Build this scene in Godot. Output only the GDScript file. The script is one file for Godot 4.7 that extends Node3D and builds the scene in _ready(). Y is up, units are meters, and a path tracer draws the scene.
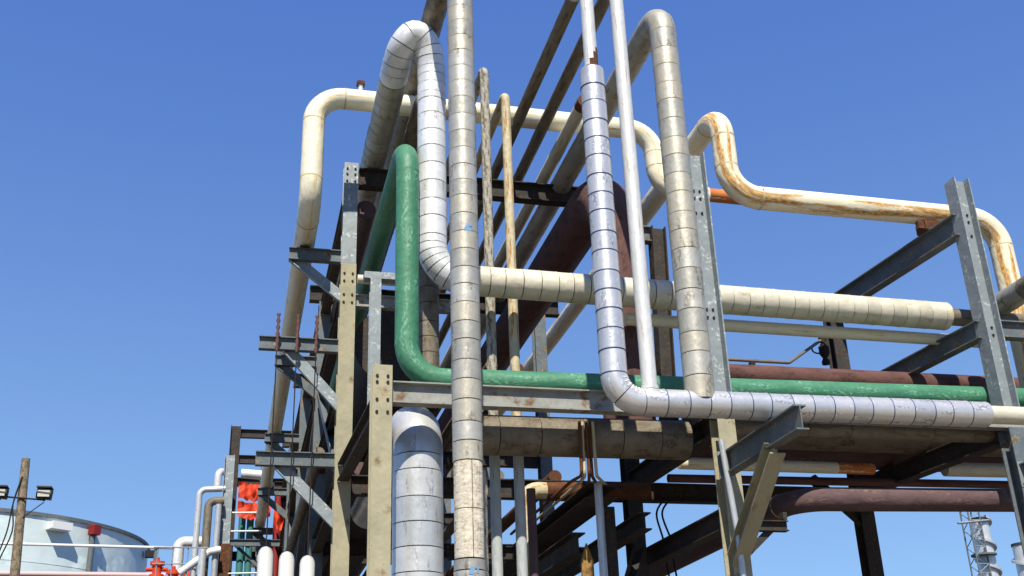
extends Node3D

var M := {}                      # materials by name
var used := {}                   # how often each top-level name has been given out
var rng := RandomNumberGenerator.new()
var uv_shift := Vector2.ZERO        # moves the grain of the next tube, so that alike sections differ

# ------------------------------------------------------------------ naming
func numbered(called: String) -> String:
	var n: int = used.get(called, 0)
	used[called] = n + 1
	return called if n == 0 else "%s_%03d" % [called, n]

func thing(called: String, label: String, category: String, at := Vector3.ZERO, group := "") -> Node3D:
	var o := Node3D.new()
	o.name = numbered(called)
	add_child(o)
	o.position = at
	o.set_meta("label", label)
	o.set_meta("category", category)
	if group != "":
		o.set_meta("group", group)
	return o

func part(called: String, mesh: Mesh, mat: Material, parent: Node3D, at := Vector3.ZERO) -> MeshInstance3D:
	var o := MeshInstance3D.new()
	o.name = called
	o.mesh = mesh
	o.material_override = mat
	parent.add_child(o, true)
	o.position = at
	return o

func structure(called: String, mesh: Mesh, mat: Material) -> MeshInstance3D:
	var o := part(called, mesh, mat, self)
	o.set_meta("kind", "structure")
	return o

# ------------------------------------------------------------------ geometry
func quad(v: PackedVector3Array, n: PackedVector3Array, uv: PackedVector2Array, ix: PackedInt32Array, a: Vector3, b: Vector3, c: Vector3, d: Vector3, nn: Vector3) -> void:
	var k := v.size()
	var w := a.distance_to(b)
	var h := b.distance_to(c)
	v.append_array([a, b, c, d])
	n.append_array([nn, nn, nn, nn])
	uv.append_array([Vector2(0, 0), Vector2(w, 0), Vector2(w, h), Vector2(0, h)])
	if (b - a).cross(c - a).dot(nn) > 0.0:
		ix.append_array([k, k + 2, k + 1, k, k + 3, k + 2])
	else:
		ix.append_array([k, k + 1, k + 2, k, k + 2, k + 3])

func bake(v: PackedVector3Array, n: PackedVector3Array, uv: PackedVector2Array, ix: PackedInt32Array) -> ArrayMesh:
	var arr := []
	arr.resize(Mesh.ARRAY_MAX)
	arr[Mesh.ARRAY_VERTEX] = v
	arr[Mesh.ARRAY_NORMAL] = n
	arr[Mesh.ARRAY_TEX_UV] = uv
	arr[Mesh.ARRAY_INDEX] = ix
	var m := ArrayMesh.new()
	m.add_surface_from_arrays(Mesh.PRIMITIVE_TRIANGLES, arr)
	return m

# a closed 2D profile (x = across, y = up) carried from a to b
func extrude(prof: PackedVector2Array, a: Vector3, b: Vector3, up: Vector3) -> ArrayMesh:
	var d := (b - a).normalized()
	var side := d.cross(up).normalized()
	var u := side.cross(d).normalized()
	var v := PackedVector3Array()
	var n := PackedVector3Array()
	var uv := PackedVector2Array()
	var ix := PackedInt32Array()
	var area := 0.0
	for i in prof.size():
		area += prof[i].cross(prof[(i + 1) % prof.size()])
	for i in prof.size():
		var p := prof[i]
		var q := prof[(i + 1) % prof.size()]
		var e := (q - p).normalized()
		var o := Vector2(e.y, -e.x) * signf(area)
		var pa := side * p.x + u * p.y
		var qa := side * q.x + u * q.y
		quad(v, n, uv, ix, a + pa, a + qa, b + qa, b + pa, side * o.x + u * o.y)
	var tri := Geometry2D.triangulate_polygon(prof)
	for f in [[a, -d], [b, d]]:
		var k := v.size()
		for p in prof:
			v.append(f[0] + side * p.x + u * p.y)
			n.append(f[1])
			uv.append(p)
		for i in range(0, tri.size(), 3):
			var t := [k + tri[i], k + tri[i + 1], k + tri[i + 2]]
			var c: Vector3 = (v[t[1]] - v[t[0]]).cross(v[t[2]] - v[t[0]])
			ix.append_array(t if c.dot(f[1]) < 0.0 else [t[0], t[2], t[1]])
	return bake(v, n, uv, ix)

func prof_i(h: float, w: float, tf := 0.014, tw := 0.010) -> PackedVector2Array:
	var a := w / 2.0
	var b := h / 2.0
	var t := tw / 2.0
	var g := b - tf
	return PackedVector2Array([Vector2(-a, -b), Vector2(a, -b), Vector2(a, -g), Vector2(t, -g), Vector2(t, g), Vector2(a, g), Vector2(a, b), Vector2(-a, b), Vector2(-a, g), Vector2(-t, g), Vector2(-t, -g), Vector2(-a, -g)])

func prof_l(w: float, h: float, t := 0.010) -> PackedVector2Array:
	return PackedVector2Array([Vector2(0, 0), Vector2(w, 0), Vector2(w, t), Vector2(t, t), Vector2(t, h), Vector2(0, h)])

func prof_c(h: float, w: float, t := 0.010) -> PackedVector2Array:
	var b := h / 2.0
	return PackedVector2Array([Vector2(0, -b), Vector2(w, -b), Vector2(w, -b + t), Vector2(t, -b + t), Vector2(t, b - t), Vector2(w, b - t), Vector2(w, b), Vector2(0, b)])

func prof_box(w: float, h: float, c := 0.004) -> PackedVector2Array:
	var a := w / 2.0
	var b := h / 2.0
	return PackedVector2Array([Vector2(-a + c, -b), Vector2(a - c, -b), Vector2(a, -b + c), Vector2(a, b - c), Vector2(a - c, b), Vector2(-a + c, b), Vector2(-a, b - c), Vector2(-a, -b + c)])

# corners joined by arcs of radius r; returns points, lengths along and which points lie on an arc
func bend(corners: Array, r: float, steps := 9) -> Dictionary:
	var pts: Array[Vector3] = [corners[0]]
	var arc: Array[bool] = [false]
	for i in range(1, corners.size() - 1):
		var p: Vector3 = corners[i]
		var d0: Vector3 = (p - corners[i - 1]).normalized()
		var d1: Vector3 = (corners[i + 1] - p).normalized()
		var ang := d0.angle_to(d1)
		var t := r * tan(ang / 2.0)
		var nn := (d1 - d0 * d0.dot(d1)).normalized()
		var c := p - d0 * t + nn * r
		for k in steps + 1:
			var f := ang * k / steps
			pts.append(c - nn * r * cos(f) + d0 * r * sin(f))
			arc.append(k < steps)
	pts.append(corners[-1])
	arc.append(false)
	return measure(pts, arc)

func smooth_line(ctrl: Array, arc_from: int, arc_to: int, steps := 7) -> Dictionary:
	var pts: Array[Vector3] = []
	var arc: Array[bool] = []
	for i in ctrl.size() - 1:
		var p0: Vector3 = ctrl[max(i - 1, 0)]
		var p1: Vector3 = ctrl[i]
		var p2: Vector3 = ctrl[i + 1]
		var p3: Vector3 = ctrl[min(i + 2, ctrl.size() - 1)]
		var inside := i >= arc_from and i < arc_to
		var ns := steps if inside else 1
		for k in ns:
			pts.append(p1.cubic_interpolate(p2, p0, p3, float(k) / ns) if inside else p1.lerp(p2, float(k) / ns))
			arc.append(inside)
	pts.append(ctrl[-1])
	arc.append(false)
	return measure(pts, arc)

func measure(pts: Array[Vector3], arc: Array[bool]) -> Dictionary:
	var len: Array[float] = [0.0]
	for i in range(1, pts.size()):
		len.append(len[-1] + pts[i].distance_to(pts[i - 1]))
	# a frame carried along without twist
	var fr: Array[Vector3] = []
	var tg: Array[Vector3] = []
	for i in pts.size():
		tg.append((pts[min(i + 1, pts.size() - 1)] - pts[max(i - 1, 0)]).normalized())
	var x := tg[0].cross(Vector3.UP if absf(tg[0].y) < 0.9 else Vector3.BACK).normalized()
	for i in pts.size():
		x = (x - tg[i] * x.dot(tg[i])).normalized()
		fr.append(x)
	return {"p": pts, "arc": arc, "len": len, "x": fr, "t": tg}

func along(path: Dictionary, s: float) -> Array:
	var len: Array = path.len
	var i := 0
	while i < len.size() - 2 and len[i + 1] < s:
		i += 1
	var f: float = clampf((s - len[i]) / maxf(len[i + 1] - len[i], 1e-6), 0.0, 1.0)
	var straight: bool = not path.arc[i]
	var p: Vector3 = (path.p[i] as Vector3).lerp(path.p[i + 1], f)
	var t: Vector3 = (path.p[i + 1] - path.p[i]).normalized() if straight else (path.t[i] as Vector3).lerp(path.t[i + 1], f).normalized()
	var x: Vector3 = (path.x[i] as Vector3).lerp(path.x[i + 1], f)
	x = (x - t * x.dot(t)).normalized()
	return [p, t, x]

# rings: [[s, radius], ...] along the path; smooth round tube
func tube_rings(path: Dictionary, rings: Array, seg := 20, caps := true, vscale := 1.0) -> ArrayMesh:
	var v := PackedVector3Array()
	var n := PackedVector3Array()
	var uv := PackedVector2Array()
	var ix := PackedInt32Array()
	var turns := maxf(1.0, roundf(rings[0][1] * TAU / 0.9))
	for r in rings.size():
		var fr := along(path, rings[r][0])
		var t: Vector3 = fr[1]
		var x: Vector3 = fr[2]
		var y := t.cross(x)
		for k in seg + 1:
			var a := TAU * k / seg
			var dir := x * cos(a) + y * sin(a)
			v.append(fr[0] + dir * rings[r][1])
			n.append(dir)
			uv.append(Vector2(turns * k / seg, rings[r][0] * vscale) + uv_shift)
	for r in rings.size() - 1:
		for k in seg:
			var a := r * (seg + 1) + k
			var b := a + seg + 1
			ix.append_array([a, b, a + 1, a + 1, b, b + 1])
	if caps:
		for e in [0, rings.size() - 1]:
			var fr := along(path, rings[e][0])
			var nn: Vector3 = fr[1] * (-1.0 if e == 0 else 1.0)
			var c := v.size()
			v.append(fr[0]); n.append(nn); uv.append(Vector2.ZERO)
			for k in seg + 1:
				v.append(v[e * (seg + 1) + k]); n.append(nn); uv.append(Vector2(0.1 * k, 0.1))
			for k in seg:
				ix.append_array([c, c + 1 + k, c + 2 + k] if e == 0 else [c, c + 2 + k, c + 1 + k])
	return bake(v, n, uv, ix)

func stops(path: Dictionary, s0: float, s1: float) -> Array:
	var out := [s0]
	for l in path.len:
		if l > s0 + 0.004 and l < s1 - 0.004:
			out.append(l)
	out.append(s1)
	return out

func total(path: Dictionary) -> float:
	return path.len[-1]

func tube(path: Dictionary, r: float, seg := 18, s0 := 0.0, s1 := -1.0) -> ArrayMesh:
	var rings := []
	for s in stops(path, s0, total(path) if s1 < 0.0 else s1):
		rings.append([s, r])
	return tube_rings(path, rings, seg)

func line(a: Vector3, b: Vector3) -> Dictionary:
	return measure([a, b] as Array[Vector3], [false, false] as Array[bool])

func rod(a: Vector3, b: Vector3, r: float, seg := 10) -> ArrayMesh:
	return tube(line(a, b), r, seg)

# sheet-metal jacket in separate sections with a lapped bead at each joint
func jacket(parent: Node3D, path: Dictionary, r: float, sec: float, gore: float, mats: Array, s0 := 0.0, s1 := -1.0, strap: Material = null, far := -1e9, seg := 24) -> void:
	var end: float = total(path) if s1 < 0.0 else s1
	var s := s0
	var core: Material = M.seam
	var mid := r - 0.010
	var cr := []
	for q in stops(path, s0, end):
		cr.append([q, mid])
	part("insulation", tube_rings(path, cr, 16), core, parent)
	while s < end - 0.02:
		var fr := along(path, s + 0.01)
		var i := 0
		while i < path.len.size() - 2 and path.len[i + 1] < s + 0.01:
			i += 1
		var curved: bool = path.arc[i]
		var l := (gore if curved else sec) * rng.randf_range(0.9, 1.12)
		if fr[0].z < far:
			l = 2.0
		if not curved:                                           # stop where the next bend begins
			var j := i + 1
			if path.arc[j] and s + l > path.len[j] - 0.05:
				l = path.len[j] - s
		var e := minf(s + l, end)
		if end - e < 0.05:
			e = end
		var rr := r + rng.randf_range(-0.0015, 0.0015)
		var g := 0.0035 if curved else 0.005
		var rings := [[s + g, rr - 0.009], [s + g + 0.002, rr - 0.001]]
		for q in stops(path, s + 0.009, e - 0.020):
			rings.append([q, rr])
		rings.append([e - 0.012, rr + 0.003])
		rings.append([e - 0.006, rr + 0.003])
		rings.append([e - g + 0.001, rr - 0.009])
		var m: Material = mats[rng.randi() % mats.size()]
		uv_shift = Vector2(rng.randf(), rng.randf())
		part("jacket_gore" if curved else "jacket_section", tube_rings(path, rings, seg, false), m, parent)
		if strap and e < end - 0.01 and not curved:
			part("strap", tube_rings(path, [[e - 0.004, rr - 0.004], [e - 0.003, rr + 0.004], [e + 0.003, rr + 0.004], [e + 0.004, rr - 0.004]], seg, false), strap, parent)
		uv_shift = Vector2.ZERO
		s = e

func ring_part(called: String, path: Dictionary, s: float, w: float, r0: float, mat: Material, parent: Node3D) -> void:
	part(called, tube_rings(path, [[s - w, r0 - 0.003], [s - w * 0.4, r0 + 0.004], [s + w * 0.4, r0 + 0.004], [s + w, r0 - 0.003]], 20, false), mat, parent)

func flange(path: Dictionary, s: float, w: float, r: float) -> ArrayMesh:
	return tube_rings(path, [[s - w / 2, r], [s + w / 2, r]], 18)

func slab(a: Vector3, b: Vector3) -> ArrayMesh:   # axis-aligned chamfered box from corner to corner
	var c := (a + b) / 2.0
	var d := (b - a).abs()
	return extrude(prof_box(d.x, d.y, minf(0.004, minf(d.x, d.y) * 0.2)), Vector3(c.x, c.y, c.z + d.z / 2), Vector3(c.x, c.y, c.z - d.z / 2), Vector3.UP)

# ------------------------------------------------------------------ materials
func noise_bytes(seed: int, freq: float, w: int, h: int, kind := FastNoiseLite.TYPE_SIMPLEX_SMOOTH) -> PackedByteArray:
	var f := FastNoiseLite.new()
	f.seed = seed
	f.noise_type = kind
	f.frequency = freq
	f.fractal_octaves = 5
	var im := f.get_seamless_image(w, h)
	im.convert(Image.FORMAT_L8)
	return im.get_data()

# base colour with tone drift, and patches of a second colour with a ragged outline.
# stretch > 1 draws the patches out along the pipe (v); band lays them round the angles [from, to] of the pipe
func surface_image(seed: int, base: Color, drift: float, patch: Color, amount: float, stretch := 1.0, band := Vector2(-1, -1), dark := Color(0.2, 0.17, 0.14), specks := 0.0, size := 256) -> Image:
	var hh := int(size / stretch)
	var a := noise_bytes(seed, 0.018, size, size)
	var cimg := Image.create_from_data(size, hh, false, Image.FORMAT_L8, noise_bytes(seed + 1, 0.022, size, hh))
	cimg.resize(size, size, Image.INTERPOLATE_CUBIC)
	var b := cimg.get_data()
	var c := noise_bytes(seed + 2, 0.09, size, size)
	var im := Image.create(size, size, false, Image.FORMAT_RGB8)
	for y in size:
		for x in size:
			var i := y * size + x
			var na := a[i] / 255.0 - 0.5
			var nc := c[i] / 255.0 - 0.5
			var col := base * (1.0 + drift * (na * 1.3 + nc * 0.8))
			var pv := b[i] / 255.0 * 0.75 + c[i] / 255.0 * 0.25
			var am := amount
			if band.x >= 0.0:
				var u := float(x) / size
				var mid := (band.x + band.y) / 2.0
				var dist: float = absf(fposmod(u - mid + 0.5, 1.0) - 0.5)
				am += 0.30 * (1.0 - smoothstep((band.y - band.x) * 0.35, (band.y - band.x) * 0.6, dist)) - 0.1
			var pm := smoothstep(1.0 - am - 0.06, 1.0 - am + 0.10, pv)
			col = col.lerp(patch * (1.0 + nc * 0.9), pm * 0.92)
			if specks > 0.0:
				col = col.lerp(dark, smoothstep(1.0 - specks, 1.0 - specks + 0.05, c[i] / 255.0) * 0.8)
			im.set_pixel(x, y, Color(clampf(col.r, 0, 1), clampf(col.g, 0, 1), clampf(col.b, 0, 1)))
	im.generate_mipmaps()
	return im

func surface(name: String, seed: int, base: Color, drift: float, patch: Color, amount: float, metal := 0.0, rough := 0.7, stretch := 1.0, band := Vector2(-1, -1), specks := 0.0, tri := false, scale := 1.0, bump := 0.5) -> StandardMaterial3D:
	var m := StandardMaterial3D.new()
	m.albedo_texture = ImageTexture.create_from_image(surface_image(seed, base, drift, patch, amount, stretch, band, Color(0.2, 0.17, 0.14), specks))
	m.metallic = metal
	m.metallic_specular = 0.5
	m.roughness = rough
	m.normal_enabled = true
	m.normal_texture = M.bump
	m.normal_scale = bump
	if tri:
		m.uv1_triplanar = true
		m.uv1_world_triplanar = true
	m.uv1_scale = Vector3(scale, scale, scale) if tri else Vector3(1, scale, 1)
	M[name] = m
	return m

func tinted(name: String, of: String, tint: Color, rough := -1.0) -> void:
	var m: StandardMaterial3D = M[of].duplicate()
	m.albedo_color = tint
	if rough >= 0.0:
		m.roughness = rough
	M[name] = m

func plain(name: String, c: Color, rough := 0.8, metal := 0.0) -> void:
	var m := StandardMaterial3D.new()
	m.albedo_color = c
	m.roughness = rough
	m.metallic = metal
	M[name] = m

func make_materials() -> void:
	var f := FastNoiseLite.new()
	f.seed = 77
	f.frequency = 0.03
	f.fractal_octaves = 5
	var hi := f.get_seamless_image(256, 256)
	hi.convert(Image.FORMAT_RGBA8)
	hi.bump_map_to_normal_map(3.0)
	hi.generate_mipmaps()
	M.bump = ImageTexture.create_from_image(hi)
	var rust := Color(0.46, 0.27, 0.13)
	# sheet-metal jackets
	surface("lag_cream", 11, Color(0.70, 0.695, 0.66), 0.09, Color(0.59, 0.575, 0.53), 0.34, 0.35, 0.50, 3.0, Vector2(-1, -1), 0.0, false, 0.9, 0.22)
	tinted("lag_cream_b", "lag_cream", Color(0.93, 0.93, 0.92))
	tinted("lag_cream_c", "lag_cream", Color(1.0, 0.98, 0.94))
	surface("lag_white", 21, Color(0.88, 0.89, 0.89), 0.07, Color(0.74, 0.73, 0.70), 0.28, 0.25, 0.42, 3.0, Vector2(-1, -1), 0.0, false, 0.9, 0.18)
	tinted("lag_white_b", "lag_white", Color(0.95, 0.95, 0.95))
	surface("lag_blue", 31, Color(0.83, 0.83, 0.83), 0.05, Color(0.76, 0.76, 0.76), 0.35, 0.55, 0.38, 3.0, Vector2(-1, -1), 0.0, false, 0.9, 0.15)
	tinted("lag_blue_b", "lag_blue", Color(0.95, 0.96, 0.97))
	surface("lag_silver", 41, Color(0.80, 0.81, 0.81), 0.06, Color(0.68, 0.69, 0.69), 0.32, 0.35, 0.36, 3.0, Vector2(-1, -1), 0.0, false, 0.9, 0.2)
	tinted("lag_silver_b", "lag_silver", Color(0.92, 0.93, 0.94))
	surface("lag_tan", 51, Color(0.82, 0.80, 0.72), 0.07, Color(0.70, 0.66, 0.55), 0.28, 0.15, 0.55, 3.0, Vector2(-1, -1), 0.0, false, 0.9, 0.2)
	tinted("lag_tan_b", "lag_tan", Color(0.94, 0.94, 0.93))
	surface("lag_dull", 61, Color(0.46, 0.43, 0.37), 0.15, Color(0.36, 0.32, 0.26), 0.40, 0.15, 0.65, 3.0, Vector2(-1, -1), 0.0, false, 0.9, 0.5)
	surface("plaster", 71, Color(0.80, 0.77, 0.70), 0.16, Color(0.62, 0.58, 0.50), 0.36, 0.0, 0.95, 1.0, Vector2(-1, -1), 0.16, true, 2.2, 1.2)
	# painted pipes
	surface("paint_green", 81, Color(0.25, 0.49, 0.37), 0.09, Color(0.32, 0.53, 0.42), 0.36, 0.0, 0.55, 3.0, Vector2(-1, -1), 0.0, false, 0.8, 0.4)
	surface("paint_yellow", 91, Color(0.90, 0.88, 0.78), 0.06, Color(0.74, 0.66, 0.46), 0.26, 0.0, 0.50, 4.0, Vector2(-1, -1), 0.0, false, 0.5, 0.3)
	surface("paint_rusty", 101, Color(0.90, 0.87, 0.76), 0.07, Color(0.70, 0.53, 0.30), 0.30, 0.0, 0.60, 4.0, Vector2(0.72, 1.0), 0.0, false, 0.45, 0.4)
	surface("paint_orange", 111, Color(0.76, 0.44, 0.20), 0.15, Color(0.84, 0.80, 0.68), 0.34, 0.0, 0.7, 3.0, Vector2(-1, -1), 0.0, false, 0.6, 0.5)
	surface("paint_silver", 121, Color(0.80, 0.81, 0.81), 0.06, Color(0.66, 0.62, 0.56), 0.27, 0.15, 0.45, 4.0, Vector2(-1, -1), 0.0, false, 0.6, 0.3)
	surface("paint_peeling", 131, Color(0.64, 0.63, 0.58), 0.12, Color(0.40, 0.36, 0.30), 0.42, 0.0, 0.8, 2.0, Vector2(-1, -1), 0.18, false, 1.6, 0.9)
	surface("paint_flaking", 141, Color(0.74, 0.70, 0.58), 0.12, Color(0.58, 0.42, 0.22), 0.34, 0.0, 0.75, 3.0, Vector2(-1, -1), 0.0, false, 1.2, 0.6)
	surface("rust_red", 151, Color(0.37, 0.25, 0.23), 0.14, Color(0.31, 0.20, 0.18), 0.42, 0.0, 0.85, 2.0, Vector2(-1, -1), 0.0, false, 0.7, 0.5)
	surface("rust_purple", 161, Color(0.35, 0.27, 0.28), 0.14, Color(0.38, 0.29, 0.26), 0.34, 0.0, 0.8, 3.0, Vector2(-1, -1), 0.0, false, 0.6, 0.5)
	surface("rust_brown", 171, rust * 0.8, 0.3, Color(0.30, 0.19, 0.12), 0.45, 0.0, 0.9, 1.0, Vector2(-1, -1), 0.0, false, 1.2, 0.8)
	# steel sections
	surface("steel_galv", 181, Color(0.52, 0.56, 0.58), 0.08, Color(0.56, 0.59, 0.60), 0.36, 0.15, 0.6, 1.0, Vector2(-1, -1), 0.0, true, 0.8, 0.2)
	surface("steel_cream", 191, Color(0.61, 0.59, 0.49), 0.10, Color(0.52, 0.47, 0.36), 0.30, 0.0, 0.75, 1.0, Vector2(-1, -1), 0.12, true, 0.6, 0.2)
	surface("steel_grey", 201, Color(0.36, 0.40, 0.42), 0.16, Color(0.44, 0.38, 0.31), 0.36, 0.0, 0.7, 1.0, Vector2(-1, -1), 0.0, true, 0.8, 0.2)
	surface("steel_beam", 211, Color(0.56, 0.57, 0.55), 0.12, Color(0.42, 0.33, 0.24), 0.36, 0.0, 0.7, 1.0, Vector2(-1, -1), 0.0, true, 0.8, 0.2)
	surface("steel_dark", 221, Color(0.20, 0.19, 0.18), 0.25, Color(0.26, 0.19, 0.14), 0.42, 0.0, 0.85, 1.0, Vector2(-1, -1), 0.0, true, 0.8, 0.6)
	surface("timber", 231, Color(0.52, 0.47, 0.39), 0.2, Color(0.40, 0.35, 0.28), 0.45, 0.0, 0.95, 1.0, Vector2(-1, -1), 0.0, false, 0.9, 1.0)
	surface("tank_paint", 241, Color(0.80, 0.86, 0.86), 0.04, Color(0.76, 0.83, 0.83), 0.30, 0.0, 0.6, 1.0, Vector2(-1, -1), 0.0, true, 0.08, 0.2)
	surface("tarp", 251, Color(0.80, 0.24, 0.08), 0.14, Color(0.62, 0.15, 0.05), 0.36, 0.0, 0.7, 1.0, Vector2(-1, -1), 0.0, true, 0.6, 0.5)
	surface("gravel", 261, Color(0.30, 0.27, 0.23), 0.25, Color(0.24, 0.21, 0.18), 0.45, 0.0, 0.95, 1.0, Vector2(-1, -1), 0.2, true, 0.25, 1.0)
	surface("stake", 271, Color(0.56, 0.44, 0.24), 0.2, Color(0.42, 0.31, 0.17), 0.4, 0.0, 0.9, 1.0, Vector2(-1, -1), 0.0, true, 1.0, 0.6)
	surface("concrete", 281, Color(0.50, 0.455, 0.375), 0.14, Color(0.43, 0.39, 0.32), 0.4, 0.0, 0.95, 1.0, Vector2(-1, -1), 0.1, true, 0.2, 0.6)
	surface("paint_grey", 291, Color(0.66, 0.69, 0.69), 0.08, Color(0.54, 0.54, 0.52), 0.30, 0.0, 0.65, 2.0, Vector2(-1, -1), 0.12, false, 1.0, 0.3)
	plain("seam", Color(0.13, 0.12, 0.11), 0.9)
	plain("strap_blue", Color(0.20, 0.26, 0.44), 0.5, 0.3)
	plain("bolt", Color(0.16, 0.11, 0.08), 0.8, 0.2)
	plain("black", Color(0.07, 0.07, 0.07), 0.8)
	plain("white", Color(0.86, 0.87, 0.86), 0.6)
	plain("red", Color(0.50, 0.09, 0.08), 0.6)
	plain("teal", Color(0.20, 0.46, 0.44), 0.6)
	plain("blue_paint", Color(0.42, 0.58, 0.74), 0.8)
	plain("lamp_glass", Color(0.75, 0.75, 0.70), 0.25)
	plain("lamp_case", Color(0.22, 0.21, 0.19), 0.7)
	plain("pink", Color(0.78, 0.66, 0.66), 0.6)

# ------------------------------------------------------------------ the scene
func _ready() -> void:
	rng.seed = 4242
	# camera
	var cam := Camera3D.new()
	cam.name = "camera"
	add_child(cam)
	cam.fov = 28.786
	cam.far = 2000.0
	cam.near = 0.1
	var yaw := 0.2492608
	var pit := 0.41278014
	var rol := -0.03572433
	var fw := Vector3(sin(yaw) * cos(pit), sin(pit), -cos(yaw) * cos(pit))
	var r0 := Vector3(cos(yaw), 0, sin(yaw))
	var u0 := r0.cross(fw)
	cam.basis = Basis(r0 * cos(rol) + u0 * sin(rol), u0 * cos(rol) - r0 * sin(rol), -fw)
	cam.position = Vector3(0, 1.6, 0)
	cam.current = true
	# sky
	var sky_mat := ProceduralSkyMaterial.new()
	sky_mat.sky_top_color = Color(0.258, 0.40, 0.69)
	sky_mat.sky_horizon_color = Color(0.62, 0.80, 0.955)
	sky_mat.sky_curve = 0.195
	sky_mat.ground_bottom_color = Color(0.42, 0.38, 0.31)
	sky_mat.ground_horizon_color = Color(0.56, 0.62, 0.70)
	sky_mat.sun_angle_max = 0.0
	var sky := Sky.new()
	sky.sky_material = sky_mat
	var env := Environment.new()
	env.background_mode = Environment.BG_SKY
	env.sky = sky
	env.tonemap_mode = Environment.TONE_MAPPER_LINEAR
	env.tonemap_exposure = 1.3
	env.sdfgi_enabled = true
	env.ssao_enabled = true
	env.ssil_enabled = true
	var we := WorldEnvironment.new()
	we.name = "world_environment"
	we.environment = env
	add_child(we)
	# sun: behind the camera, a little to the left, high
	var sun := DirectionalLight3D.new()
	sun.name = "sun"
	add_child(sun)
	var el := deg_to_rad(50.0)
	var az := deg_to_rad(13.0)
	sun.look_at_from_position(Vector3.ZERO, Vector3(sin(az) * cos(el), -sin(el), -cos(az) * cos(el)))
	sun.light_energy = 1.6
	sun.light_color = Color(1.0, 0.965, 0.90)
	sun.light_angular_distance = 0.5
	sun.shadow_enabled = true

	make_materials()
	build_ground()
	build_rack()
	build_rack_back()
	build_front_pipes()
	build_row_pipes()
	build_overhead_runs()
	build_lower_pipes()
	build_left_background()
	build_rail()
	build_right_background()

func build_ground() -> void:
	var v := PackedVector3Array()
	var n := PackedVector3Array()
	var uv := PackedVector2Array()
	var ix := PackedInt32Array()
	quad(v, n, uv, ix, Vector3(-900, 0, 900), Vector3(900, 0, 900), Vector3(900, 0, -900), Vector3(-900, 0, -900), Vector3.UP)
	structure("ground", bake(v, n, uv, ix), M.gravel)
	v.clear(); n.clear(); uv.clear(); ix.clear()
	quad(v, n, uv, ix, Vector3(-120, 0.004, 14), Vector3(120, 0.004, 14), Vector3(120, 0.004, -9.2), Vector3(-120, 0.004, -9.2), Vector3.UP)
	structure("road", bake(v, n, uv, ix), M.concrete)

# ---- steel
func beam(parent: Node3D, called: String, a: Vector3, b: Vector3, h: float, w: float, mat: Material, up := Vector3.UP) -> MeshInstance3D:
	return part(called, extrude(prof_i(h, w), a, b, up), mat, parent)

func bolts(parent: Node3D, spots: Array, dir: Vector3) -> void:
	for s in spots:
		part("bolt", rod(s, s + dir * 0.014, 0.014, 6), M.bolt, parent)

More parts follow.
